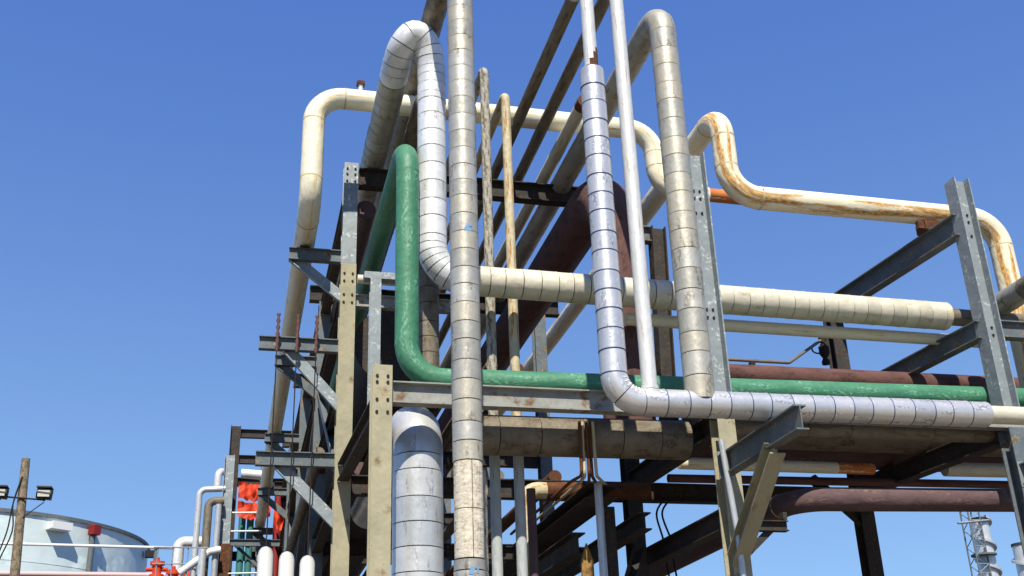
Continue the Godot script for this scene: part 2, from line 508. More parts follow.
func build_rack() -> void:
	var t := thing("steel_pipe_rack", "two level steel pipe rack of bolted columns and beams carrying the lagged pipes", "pipe rack", Vector3.ZERO)
	# front row
	var c := beam(t, "column", Vector3(1.245, 0, -10), Vector3(1.245, 5.2, -10), 0.20, 0.185, M.steel_cream, Vector3.FORWARD)
	var sp := []
	for dx in [-0.05, 0.05]:
		for y in [5.09, 5.03, 4.86, 4.74]:
			sp.append(Vector3(1.245 + dx, y, -9.90))
	bolts(c, sp, Vector3.BACK)
	for x in [4.66, 7.98]:
		var col := beam(t, "column", Vector3(x, 0, -10), Vector3(x, 4.845, -10), 0.20, 0.185, M.steel_cream if x < 6.0 else M.steel_grey, Vector3.FORWARD)
		part("base_plate", slab(Vector3(x - 0.17, 0.0, -10.17), Vector3(x + 0.17, 0.025, -9.83)), M.steel_galv, col)
		var post := beam(t, "post", Vector3(x, 5.072, -10), Vector3(x, 7.87, -10), 0.20, 0.20, M.steel_galv, Vector3.RIGHT)
		var ps := []
		for y in [7.42, 7.33, 6.02, 5.93, 7.15]:
			for dx in [-0.035, 0.035]:
				ps.append(Vector3(x + dx, y, -9.995))
		bolts(post, ps, Vector3.BACK)
		part("foot_plate", slab(Vector3(x - 0.13, 5.061, -10.11), Vector3(x + 0.13, 5.0715, -9.89)), M.steel_galv, post)
	beam(t, "beam", Vector3(1.35, 4.955, -10), Vector3(11.5, 4.955, -10), 0.21, 0.13, M.steel_beam)
	# arms that reach forward under the front header, with knee braces
	for x in [4.60, 7.96]:
		var arm := beam(t, "arm", Vector3(x, 4.335, -8.3), Vector3(x, 4.335, -9.893), 0.22, 0.115, M.steel_grey)
		beam(t, "brace", Vector3(x, 4.215, -8.85), Vector3(x, 3.42, -9.88), 0.16, 0.15, M.steel_cream, Vector3.UP)
		part("end_plate", slab(Vector3(x - 0.075, 4.2, -9.8985), Vector3(x + 0.075, 4.47, -9.8935)), M.steel_galv, arm)
	# cross beams from the front row to the back row
	beam(t, "cross_beam", Vector3(1.225, 4.83, -10.11), Vector3(1.14, 4.83, -12.49), 0.20, 0.13, M.steel_dark)
	beam(t, "cross_beam", Vector3(4.66, 4.815, -10.11), Vector3(4.60, 4.815, -12.49), 0.22, 0.16, M.steel_dark)
	beam(t, "cross_beam", Vector3(4.66, 3.86, -10.11), Vector3(4.60, 3.86, -12.49), 0.20, 0.14, M.steel_dark)
	beam(t, "cross_beam", Vector3(7.92, 4.815, -10.11), Vector3(7.66, 4.815, -12.49), 0.22, 0.16, M.steel_dark)
	beam(t, "cross_beam", Vector3(7.90, 7.30, -10.01), Vector3(7.66, 7.30, -12.49), 0.27, 0.13, M.steel_grey)
	beam(t, "cross_beam", Vector3(7.90, 6.00, -10.01), Vector3(7.66, 6.00, -12.49), 0.21, 0.13, M.steel_grey)
	beam(t, "cross_beam", Vector3(8.09, 6.00, -10.0), Vector3(11.5, 6.00, -10.0), 0.20, 0.12, M.steel_grey)
	part("side_bracket", extrude(prof_i(0.10, 0.09, 0.010, 0.01), Vector3(4.76, 3.77, -10), Vector3(5.22, 3.77, -10), Vector3.UP), M.steel_dark, t)
	part("bracket_lug", slab(Vector3(5.17, 3.825, -10.05), Vector3(5.21, 3.90, -9.95)), M.steel_dark, t)
	part("brace", extrude(prof_l(0.07, 0.07), Vector3(5.08, 3.72, -10), Vector3(4.76, 3.45, -10), Vector3.UP), M.steel_dark, t)
	beam(t, "tray_beam", Vector3(3.62, 4.27, -10.8), Vector3(3.62, 4.27, -16.2), 0.14, 0.34, M.steel_dark)
	beam(t, "tray_beam", Vector3(3.40, 3.78, -11.0), Vector3(3.40, 3.78, -16.2), 0.22, 0.16, M.steel_dark)
	for z in [-11.2, -14.2]:
		beam(t, "column", Vector3(3.78, 0, z), Vector3(3.78, 4.19, z), 0.16, 0.15, M.steel_dark, Vector3.FORWARD)
	for a in [[2.5, 3.62], [2.5, 4.12]]:
		beam(t, "beam", Vector3(a[0], a[1], -13.4), Vector3(4.5, a[1], -13.4), 0.16, 0.12, M.steel_dark)
	beam(t, "column", Vector3(4.38, 0, -12.0), Vector3(4.38, 4.68, -12.0), 0.18, 0.17, M.steel_dark, Vector3.FORWARD)
	beam(t, "tray_beam", Vector3(4.1, 4.0, -10.9), Vector3(4.1, 4.0, -16.2), 0.18, 0.14, M.steel_dark)
	part("brace", extrude(prof_l(0.09, 0.09), Vector3(3.78, 2.9, -11.25), Vector3(4.36, 3.9, -11.95), Vector3.UP), M.steel_dark, t)
	# back row
	for a in [[1.14, 7.44, M.steel_cream], [4.60, 8.54, M.steel_dark], [7.65, 7.45, M.steel_dark]]:
		var x: float = a[0]
		var col := beam(t, "column", Vector3(x, 0, -12.6), Vector3(x, a[1], -12.6), 0.20, 0.185, a[2], Vector3.FORWARD)
		var bs := []
		for dx in [-0.05, 0.05]:
			for y in ([7.30, 7.20, 7.02, 6.92] if x < 2.0 else [a[1] - 0.09, a[1] - 0.17]):
				bs.append(Vector3(x + dx, y, -12.50))
		bolts(col, bs, Vector3.BACK)
	var up := beam(t, "column", Vector3(1.14, 7.445, -12.6), Vector3(1.14, 8.85, -12.6), 0.19, 0.175, M.steel_galv, Vector3.FORWARD)
	var us := []
	for dx in [-0.05, 0.05]:
		for y in [8.76, 8.68, 8.58]:
			us.append(Vector3(1.14 + dx, y, -12.505))
	bolts(up, us, Vector3.BACK)
	beam(t, "beam", Vector3(1.245, 8.68, -12.6), Vector3(4.95, 8.68, -12.6), 0.25, 0.15, M.steel_dark)
	beam(t, "beam", Vector3(1.245, 4.71, -12.6), Vector3(11.5, 4.71, -12.6), 0.22, 0.14, M.steel_dark)
	beam(t, "beam", Vector3(1.245, 6.98, -12.6), Vector3(2.4, 6.98, -12.6), 0.16, 0.10, M.steel_beam)
	part("rail", rod(Vector3(1.245, 7.21, -12.45), Vector3(2.35, 7.20, -12.45), 0.055, 12), M.lag_tan, t)
	# short galvanised stanchion beside the green riser and the dark post beside the tall cream riser
	var st := beam(t, "post", Vector3(1.35, 4.95, -11.5), Vector3(1.35, 6.78, -11.5), 0.12, 0.12, M.steel_galv, Vector3.FORWARD)
	part("cap_plate", slab(Vector3(1.22, 6.781, -11.58), Vector3(1.60, 6.86, -11.44)), M.steel_galv, st)
	beam(t, "cross_beam", Vector3(1.35, 4.84, -10.9), Vector3(1.35, 4.84, -12.3), 0.16, 0.10, M.steel_dark)
	var dp := beam(t, "post", Vector3(4.70, 4.95, -11.5), Vector3(4.78, 7.72, -11.5), 0.18, 0.16, M.steel_dark, Vector3.RIGHT)
	part("bracket", extrude(prof_i(0.2, 0.12), Vector3(4.68, 7.62, -11.5), Vector3(4.42, 7.62, -11.5), Vector3.UP), M.steel_grey, dp)
	beam(t, "brace", Vector3(7.62, 4.4, -12.6), Vector3(7.0, 4.95, -12.6), 0.10, 0.10, M.steel_dark)
	# arms on the left of the back column
	arms(t, 1.14, -12.6, true)

func arms(t: Node3D, x: float, z: float, near: bool) -> void:
	var rows := [[0.42, 7.53, 0.72, 6.95]] if not near else [[0.42, 7.53, 0.72, 6.95], [0.13, 6.36, 0.40, 5.58], [0.17, 4.98, 0.36, 4.22]]
	for a in rows:
		var xe: float = a[0] + x - 1.14
		var y: float = a[1]
		part("arm", extrude(prof_i(0.16, 0.09, 0.012, 0.01), Vector3(xe, y, z + 0.05), Vector3(x - 0.095, y, z + 0.05), Vector3.UP), M.steel_grey, t)
		part("brace", extrude(prof_l(0.06, 0.14), Vector3(a[0] + x - 1.14 if a[1] > 7.0 else a[2] + x - 1.14, y - 0.08, z), Vector3(x - 0.095, a[3], z), Vector3.UP), M.steel_galv if near else M.steel_grey, t)

func build_rack_back() -> void:
	for i in 4:
		var z := -16.4 - 4.2 * i
		var t := thing("steel_pipe_rack_bent", "dark steel frame of the pipe rack behind the front one, %s back" % ["first", "second", "third", "last"][i], "pipe rack", Vector3.ZERO, "frames standing behind the front pipe rack")
		for x in [1.14, 4.60]:
			beam(t, "column", Vector3(x, 0, z), Vector3(x, 8.53, z), 0.20, 0.185, M.steel_grey, Vector3.FORWARD)
		beam(t, "beam", Vector3(0.9, 8.68, z), Vector3(4.95, 8.68, z), 0.25, 0.15, M.steel_dark)
		beam(t, "beam", Vector3(1.245, 6.1, z), Vector3(4.49, 6.1, z), 0.2, 0.13, M.steel_dark)
		beam(t, "beam", Vector3(1.245, 4.71, z), Vector3(4.49, 4.71, z), 0.2, 0.13, M.steel_dark)
		arms(t, 1.14, z, false)
		# longitudinal beams from the frame in front of this one
		var zf := z + (3.69 if i == 0 else 4.09)
		for y in [8.42, 7.1, 5.9, 4.75]:
			beam(t, "longitudinal_beam", Vector3(1.14, y, zf), Vector3(1.14, y, z + 0.11), 0.22, 0.14, M.steel_dark)
		if i % 2 == 0:
			part("brace", extrude(prof_l(0.1, 0.1), Vector3(1.06, 4.9, zf - 0.1), Vector3(1.06, 6.9, z + 0.2), Vector3.UP), M.steel_grey, t)
		else:
			part("brace", extrude(prof_l(0.1, 0.1), Vector3(1.06, 6.9, zf - 0.1), Vector3(1.06, 4.9, z + 0.2), Vector3.UP), M.steel_grey, t)

# ---- pipes
func build_front_pipes() -> void:
	# tall lagged pipe in front of everything
	var t := thing("lagged_pipe", "tall grey beige lagged vertical pipe with bare plaster insulation showing near its foot", "pipe", Vector3(1.82, 0, -8.82))
	var p := bend([Vector3(0, 0, 0), Vector3(0, 9.58, 0), Vector3(0.0, 9.58, -22)], 0.36)
	var cm := [M.lag_cream, M.lag_cream_b, M.lag_cream_c]
	jacket(t, p, 0.127, 0.205, 0.07, cm, 0.0, 3.20)
	jacket(t, p, 0.127, 0.175, 0.07, cm, 3.99, 9.8)
	jacket(t, p, 0.127, 0.175, 0.07, [M.lag_dull], 9.8, -1.0, null, -4.5)
	# bare blocks: two half shells per course
	for k in 2:
		var y0 := 3.205 + 0.393 * k
		for h in 2:
			part("insulation_block", half_shell(0.119, 0.09, y0 + 0.003, y0 + 0.388, deg_to_rad(h * 180.0 - 84.0), deg_to_rad(h * 180.0 + 92.0)), M.plaster, t)
	for m in [[6.055, 6.085, 80, 108], [6.085, 6.105, 84, 100], [6.10, 6.12, 92, 112], [3.07, 3.10, 74, 90], [3.10, 3.13, 80, 96], [3.08, 3.14, 104, 110]]:
		part("paint_mark", half_shell(0.1312, 0.129, m[0], m[1], deg_to_rad(m[2]), deg_to_rad(m[3])), M.blue_paint, t)

	# front header with its riser
	t = thing("lagged_header", "bluish silver lagged pipe turning from vertical into the long horizontal front header", "pipe", Vector3(3.13, 4.57, -8.8))
	p = bend([Vector3(0, 4.62, -24), Vector3(0, 4.62, 0), Vector3(0, 0, 0), Vector3(8.4, 0.06, 0)], 0.235)
	var sb := 0.0
	for i in p.p.size():
		if p.p[i].y < 3.40:
			break
		sb = p.len[i] + p.p[i].y - 3.40
	part("overhead_run", tube(p, 0.072, 20, 0.0, 23.6), M.lag_dull, t)
	part("bare_pipe", tube(p, 0.068, 20, 23.6, sb), M.paint_silver, t)
	var s_end: float = sb + 3.40 - 0.235 + 0.235 * PI / 2.0 + 3.65 - 0.235
	for m in [[3.41, 3.60, 95, 215], [3.41, 3.52, 60, 95], [3.60, 3.66, 120, 190], [3.41, 3.45, 20, 60]]:
		part("rust_patch", half_shell(0.0705, 0.0685, m[0], m[1], deg_to_rad(m[2]), deg_to_rad(m[3])), M.rust_brown, t)
	jacket(t, p, 0.120, 0.20, 0.19, [M.lag_blue, M.lag_blue_b], sb, s_end, M.strap_blue)
	var s_arc := sb + 3.40 - 0.235
	for k in 6:
		part("pleat", pleat(p, s_arc + 0.06 + 0.05 * k, 0.121, Vector3(0.235, 0.235, 0)), M.white, t)
	part("end_collar", flange(p, sb, 0.012, 0.118), M.lag_blue, t)
	part("end_collar", flange(p, s_end, 0.012, 0.118), M.lag_blue, t)
	part("bare_pipe", tube(p, 0.086, 20, s_end - 0.1, total(p)), M.lag_tan, t)

	# plain riser that lands on the header
	t = thing("plain_riser", "slim smooth white riser without lagging, between the bluish and the cream lagged risers", "pipe", Vector3(3.452, 4.69, -8.8))
	p = bend([Vector3(0, -0.05, 0), Vector3(0, 4.46, 0), Vector3(0.01, 4.35, -24)], 0.3)
	part("pipe_run", tube(p, 0.070, 20, 0.0, 4.6), M.paint_silver, t)
	part("overhead_run", tube(p, 0.074, 20, 4.6), M.lag_dull, t)
	ring_part("weld_collar", p, 0.065, 0.02, 0.076, M.paint_silver, t)
	ring_part("weld_bead", p, 4.05, 0.012, 0.070, M.paint_silver, t)

	t = thing("lagged_riser", "cream lagged riser whose rounded top bends back over the rack", "pipe", Vector3(3.92, 4.70, -8.8))
	p = bend([Vector3(0, -0.10, 0), Vector3(0.01, 4.13, 0), Vector3(0.03, 4.22, -24)], 0.30)
	jacket(t, p, 0.134, 0.205, 0.16, cm, 0.0, -1.0, null, -9.0)

# a folded ridge of sheet metal on the inner side of a bend
func pleat(path: Dictionary, s: float, r: float, centre: Vector3) -> ArrayMesh:
	var fr := along(path, s)
	var t: Vector3 = fr[1]
	var d: Vector3 = (centre - fr[0]).normalized()
	var q := t.cross(d).normalized()
	var v := PackedVector3Array()
	var n := PackedVector3Array()
	var uv := PackedVector2Array()
	var ix := PackedInt32Array()
	for k in 8:
		var a0 := lerpf(-1.3, 1.3, k / 8.0)
		var a1 := lerpf(-1.3, 1.3, (k + 1) / 8.0)
		var d0 := d * cos(a0) + q * sin(a0)
		var d1 := d * cos(a1) + q * sin(a1)
		var b0: Vector3 = fr[0] + d0 * r
		var b1: Vector3 = fr[0] + d1 * r
		var w := t * 0.007
		quad(v, n, uv, ix, b0 - w, b1 - w, b1 + d1 * 0.005, b0 + d0 * 0.005, (d0 - t).normalized())
		quad(v, n, uv, ix, b0 + w, b1 + w, b1 + d1 * 0.005, b0 + d0 * 0.005, (d0 + t).normalized())
	return bake(v, n, uv, ix)

func half_shell(r1: float, r0: float, y0: float, y1: float, a0: float, a1: float) -> ArrayMesh:
	var prof := PackedVector2Array()
	var steps := 12
	for k in steps + 1:
		var a := lerpf(a0, a1, float(k) / steps)
		prof.append(Vector2(cos(a), -sin(a)) * r1)
	for k in steps + 1:
		var a := lerpf(a1, a0, float(k) / steps)
		prof.append(Vector2(cos(a), -sin(a)) * r0)
	# across = x, up = -z, carried upwards
	return extrude(prof, Vector3(0, y0, 0), Vector3(0, y1, 0), Vector3.FORWARD)

func build_row_pipes() -> void:
	# white lagged pipe: comes forward, turns over, drops and runs to the right
	var t := thing("white_lagged_pipe", "bright white lagged pipe arching over, dropping and running right as a long cream pipe", "pipe", Vector3(1.815, 6.38, -10.45))
	var o := Vector3(1.815, 6.38, -10.45)
	var ctrl := [Vector3(1.431, 8.98, -34), Vector3(1.431, 8.98, -11.7), Vector3(1.431, 8.985, -11.2), Vector3(1.431, 9.0, -10.78), Vector3(1.47, 9.17, -10.44), Vector3(1.60, 9.31, -10.33), Vector3(1.75, 9.20, -10.37), Vector3(1.812, 8.92, -10.44), Vector3(1.815, 8.5, -10.45)]
	var loc := []
	for q in ctrl:
		loc.append(q - o)
	var p := smooth_line(loc, 3, 8)
	jacket(t, p, 0.159, 0.19, 0.12, [M.lag_cream, M.lag_cream_b], 0.0, 23.22, null, -8.0)
	jacket(t, p, 0.159, 0.21, 0.12, [M.lag_white, M.lag_white_b], 23.22)
	p = bend([Vector3(0, 2.12, 0), Vector3(0, 0, 0), Vector3(5.98, -0.055, 0)], 0.36)
	jacket(t, p, 0.156, 0.20, 0.075, [M.lag_white, M.lag_white_b], 0.0, 2.3)
	jacket(t, p, 0.160, 0.175, 0.08, [M.lag_tan, M.lag_tan_b, M.lag_tan], 2.3)
	part("bare_pipe", rod(Vector3(5.9, -0.055, 0), Vector3(8.5, -0.08, 0), 0.10, 18), M.lag_dull, t)
	part("end_collar", rod(Vector3(5.975, -0.055, 0), Vector3(5.99, -0.055, 0), 0.157, 24), M.paint_flaking, t)

	t = thing("green_pipe", "green painted pipe coming forward, dropping and turning right along the beam", "pipe", Vector3(1.525, 5.195, -10.27))
	p = bend([Vector3(0, 2.66, -24), Vector3(0, 2.66, 0), Vector3(0, 0, 0), Vector3(8.5, 0.13, 0)], 0.36)
	part("pipe_run", tube(p, 0.120, 26), M.paint_green, t)
	for s in [24.0 - 0.36, 24.0 - 0.36 + 0.565, 24.0 - 0.36 + 0.565 + 2.66 - 0.72, 24.0 - 0.36 + 1.13 + 2.66 - 0.72]:
		ring_part("weld_bead", p, s, 0.010, 0.1195, M.paint_green, t)

	t = thing("cream_pipe", "cream painted pipe on the left side arms that rises and crosses over behind the risers", "pipe", Vector3(0.605, 7.75, -12.6), "")
	p = bend([Vector3(0, -0.02, -22), Vector3(0, 0.03, 0.86), Vector3(0, 1.54, 0.86), Vector3(4.33, 1.52, 0.86), Vector3(4.36, 0.62, 0.86), Vector3(5.0, 0.62, 0.86)], 0.36)
	part("pipe_run", tube(p, 0.130, 26), M.paint_yellow, t)
	for i in p.len.size() - 1:
		if p.arc[i] != p.arc[i + 1]:
			ring_part("weld_bead", p, p.len[i + 1], 0.014, 0.130, M.paint_flaking, t)
	part("shoe", slab(Vector3(-0.06, -0.145, -0.02), Vector3(0.06, -0.125, 0.12)), M.bolt, t)
	part("vent_stub", rod(Vector3(0.55, 1.66, 0.86), Vector3(0.55, 1.76, 0.86), 0.03, 10), M.paint_silver, t)
	part("vent_cap", slab(Vector3(0.50, 1.761, 0.81), Vector3(0.60, 1.80, 0.91)), M.rust_brown, t)

	t = thing("orange_pipe", "orange rusted stretch of thin pipe peeping out behind the galvanised post", "pipe", Vector3(5.15, 8.40, -11.74))
	part("pipe_run", rod(Vector3(0.3, 0, 0), Vector3(2.1, -0.02, 0), 0.088, 18), M.paint_orange, t)

	t = thing("rusty_cream_pipe", "cream pipe streaked with orange rust, stepping down and running right to an elbow", "pipe", Vector3(5.32, 7.70, -10.52))
	p = bend([Vector3(0, 1.15, -20), Vector3(0, 1.15, 0), Vector3(0, 0.01, 0), Vector3(3.5, -0.01, 0), Vector3(3.5, -2.4, 0)], 0.37)
	part("pipe_run", tube(p, 0.136, 26), M.paint_rusty, t)
	for i in p.len.size() - 1:
		if p.arc[i] != p.arc[i + 1]:
			ring_part("weld_bead", p, p.len[i + 1], 0.014, 0.136, M.paint_flaking, t)
	part("clamp", slab(Vector3(2.44, -0.26, -0.10), Vector3(2.64, -0.142, 0.10)), M.rust_brown, t)
	part("clamp_tab", slab(Vector3(2.36, -0.245, 0.02), Vector3(2.438, -0.15, 0.08)), M.rust_brown, t)

	t = thing("rusty_duct_pipe", "very wide dark rust red pipe bending over behind the bluish riser", "pipe", Vector3(4.10, 0, -11.12))
	p = bend([Vector3(0, 4.86, 0), Vector3(0, 8.18, 0), Vector3(0, 8.18, -20)], 0.85, 14)
	part("pipe_run", tube(p, 0.285, 32), M.rust_red, t)

	# two thin weathered vertical pipes
	var spec := [[2.515, 9.32, M.paint_peeling, "thin grey vertical pipe with dark peeling paint"], [2.765, 8.99, M.paint_flaking, "thin cream vertical pipe with orange rust flakes"]]
	for a in spec:
		t = thing("thin_riser", a[3] + " behind the tall lagged pipe", "pipe", Vector3(a[0], 0, -10.85), "thin weathered vertical pipes")
		p = bend([Vector3(0, 0, 0), Vector3(0, a[1], 0), Vector3(0, a[1] - 0.05, -20)], 0.09)
		part("lower_pipe", tube(p, 0.055, 16, 0.0, 4.98), M.paint_grey, t)
		part("pipe_run", tube(p, 0.054, 16, 4.98), a[2], t)
		ring_part("weld_bead", p, a[1] - 0.1, 0.010, 0.054, a[2], t)

	t = thing("cream_line", "straight slim cream pipe just below the long horizontal lagged pipe", "pipe", Vector3(4.0, 6.165, -10.72))
	part("pipe_run", rod(Vector3.ZERO, Vector3(4.5, -0.02, 0), 0.070, 18), M.paint_yellow, t)

	t = thing("rust_red_pipe", "straight dull red pipe lying behind the green pipe on the right", "pipe", Vector3(4.95, 5.80, -11.35))
	part("pipe_run", rod(Vector3.ZERO, Vector3(5.5, 0.03, 0), 0.135, 22), M.rust_red, t)

	t = thing("drain_line", "thin grey drain line with a dark handwheel valve above the dull red pipe", "pipe", Vector3(5.26, 6.0, -11.35))
	p = bend([Vector3(0, 0, 0), Vector3(0.97, 0.0, 0), Vector3(1.70, 0.50, -0.45)], 0.05, 5)
	part("pipe_run", tube(p, 0.020, 10), M.lag_dull, t)
	part("support", slab(Vector3(0.46, -0.075, -0.03), Vector3(0.52, -0.02, 0.03)), M.bolt, t)
	part("valve_body", tube_rings(line(Vector3(1.72, 0.56, -0.45), Vector3(1.72, 0.18, -0.45)), [[0.0, 0.05], [0.06, 0.05], [0.1, 0.03], [0.16, 0.065], [0.24, 0.065], [0.3, 0.03], [0.34, 0.05], [0.38, 0.05]], 12), M.bolt, t)
	var wheel := TorusMesh.new()
	wheel.inner_radius = 0.075
	wheel.outer_radius = 0.095
	wheel.rings = 20
	wheel.ring_segments = 8
	var w := part("handwheel", wheel, M.bolt, t, Vector3(1.60, 0.36, -0.36))
	w.rotation = Vector3(deg_to_rad(70), 0, deg_to_rad(35))
	part("stem", rod(Vector3(1.60, 0.36, -0.36), Vector3(1.72, 0.38, -0.45), 0.012, 8), M.bolt, t)

	t = thing("crossing_pipe", "pale lagged pipe coming forward past the galvanised post at the right edge", "pipe", Vector3(8.52, 6.49, -10.7))
	p = line(Vector3(0, 0, 0), Vector3(0, 0.02, 4.2))
	jacket(t, p, 0.135, 0.26, 0.1, [M.lag_cream_b, M.lag_dull])

func build_overhead_runs() -> void:
	var t := thing("lagged_run", "brown lagged overhead pipe running back between the white arch and the green pipe", "pipe", Vector3(1.84, 5.1, -10.88))
	var p := bend([Vector3(0, 0, 0), Vector3(0, 3.84, 0), Vector3(0, 3.84, -21)], 0.3)
	jacket(t, p, 0.118, 0.19, 0.09, [M.lag_dull], 0.0, -1.0, null, -8.0)

	t = thing("overhead_pipe", "pale brown overhead pipe ending in a dark open mouth behind the bluish riser", "pipe", Vector3(3.73, 9.0, -10.95))
	part("pipe_run", tube_rings(line(Vector3(0, 0, 0), Vector3(0, -0.05, -20)), [[0.0, 0.082], [20.0, 0.082]], 16), M.lag_tan, t)
	part("dark_mouth", tube_rings(line(Vector3(0, 0.0, 0.14), Vector3(0, 0, -0.01)), [[0.0, 0.085], [0.15, 0.088]], 16), M.rust_brown, t)

	var runs := [[2.55, 6.32, 0.10, "dark pipe at mid height, left one of three"], [2.95, 6.30, 0.075, "dark pipe at mid height, middle one of three"], [3.3, 6.28, 0.06, "dark pipe at mid height, right one of three"],
		[2.3, 4.93, 0.09, "dark pipe below deck, left one of three"], [3.0, 4.91, 0.07, "dark pipe below deck, middle one of three"], [3.7, 4.92, 0.08, "dark pipe below deck, right one of three"],
		[1.36, 8.32, 0.13, "thick brown pipe right under the white lagged run"], [1.80, 6.72, 0.50, "very wide dark duct inside the rack at middle height"], [1.74, 5.28, 0.45, "very wide dark duct inside the rack below the middle arm"], [1.38, 4.98, 0.12, "thick brown pipe level with the lowest side arm"], [0.88, 5.12, 0.07, "slim brown pipe lying on the lowest side arms"]]
	var k := 0
	for a in runs:
		t = thing("rack_run", a[3] + ", running back", "pipe", Vector3(a[0], a[1], -12.75), "dark pipes running back inside the rack")
		part("pipe_run", rod(Vector3(0, 0, -0.6 if a[2] > 0.3 else 0.0), Vector3(0, 0, -19), a[2], 14 if a[2] < 0.3 else 28), M.steel_dark if a[2] > 0.3 else [M.rust_purple, M.lag_dull, M.rust_brown][k % 3], t)
		k += 1

	# three hanger rods through the middle arm, each with its white spring can
	for i in 3:
		var x: float = [0.335, 0.56, 0.78][i]
		t = thing("spring_hanger", "white spring can on a thin rod, %s from the left below the side arms" % ["first", "second", "third"][i], "hanger", Vector3(x, 2.6, -12.42), "white spring cans under the side arms")
		var top: float = [1.38, 1.33, 1.29][i]
		part("can", tube_rings(line(Vector3.ZERO, Vector3(0, top, 0)), [[0.0, 0.082], [top - 0.09, 0.082], [top - 0.05, 0.074], [top - 0.02, 0.055], [top - 0.004, 0.025], [top, 0.01]], 18), M.white, t)
		part("rod", rod(Vector3(0, top - 0.01, 0), Vector3(0, 4.05, 0), 0.007, 8), M.bolt, t)
		var st := line(Vector3(0, 3.62, 0), Vector3(0, 4.12, 0))
		var rings := []
		for q in 12:
			rings.append([q * 0.042, 0.011 if q % 2 == 0 else 0.026])
		part("turnbuckle", tube_rings(st, rings, 10), M.rust_red, t)
	t = thing("white_line", "short white horizontal pipe beside the spring cans", "pipe", Vector3(0.86, 3.55, -12.3))
	part("pipe_run", rod(Vector3(0, 0, 0), Vector3(1.4, 0.0, 0), 0.075, 16), M.white, t)

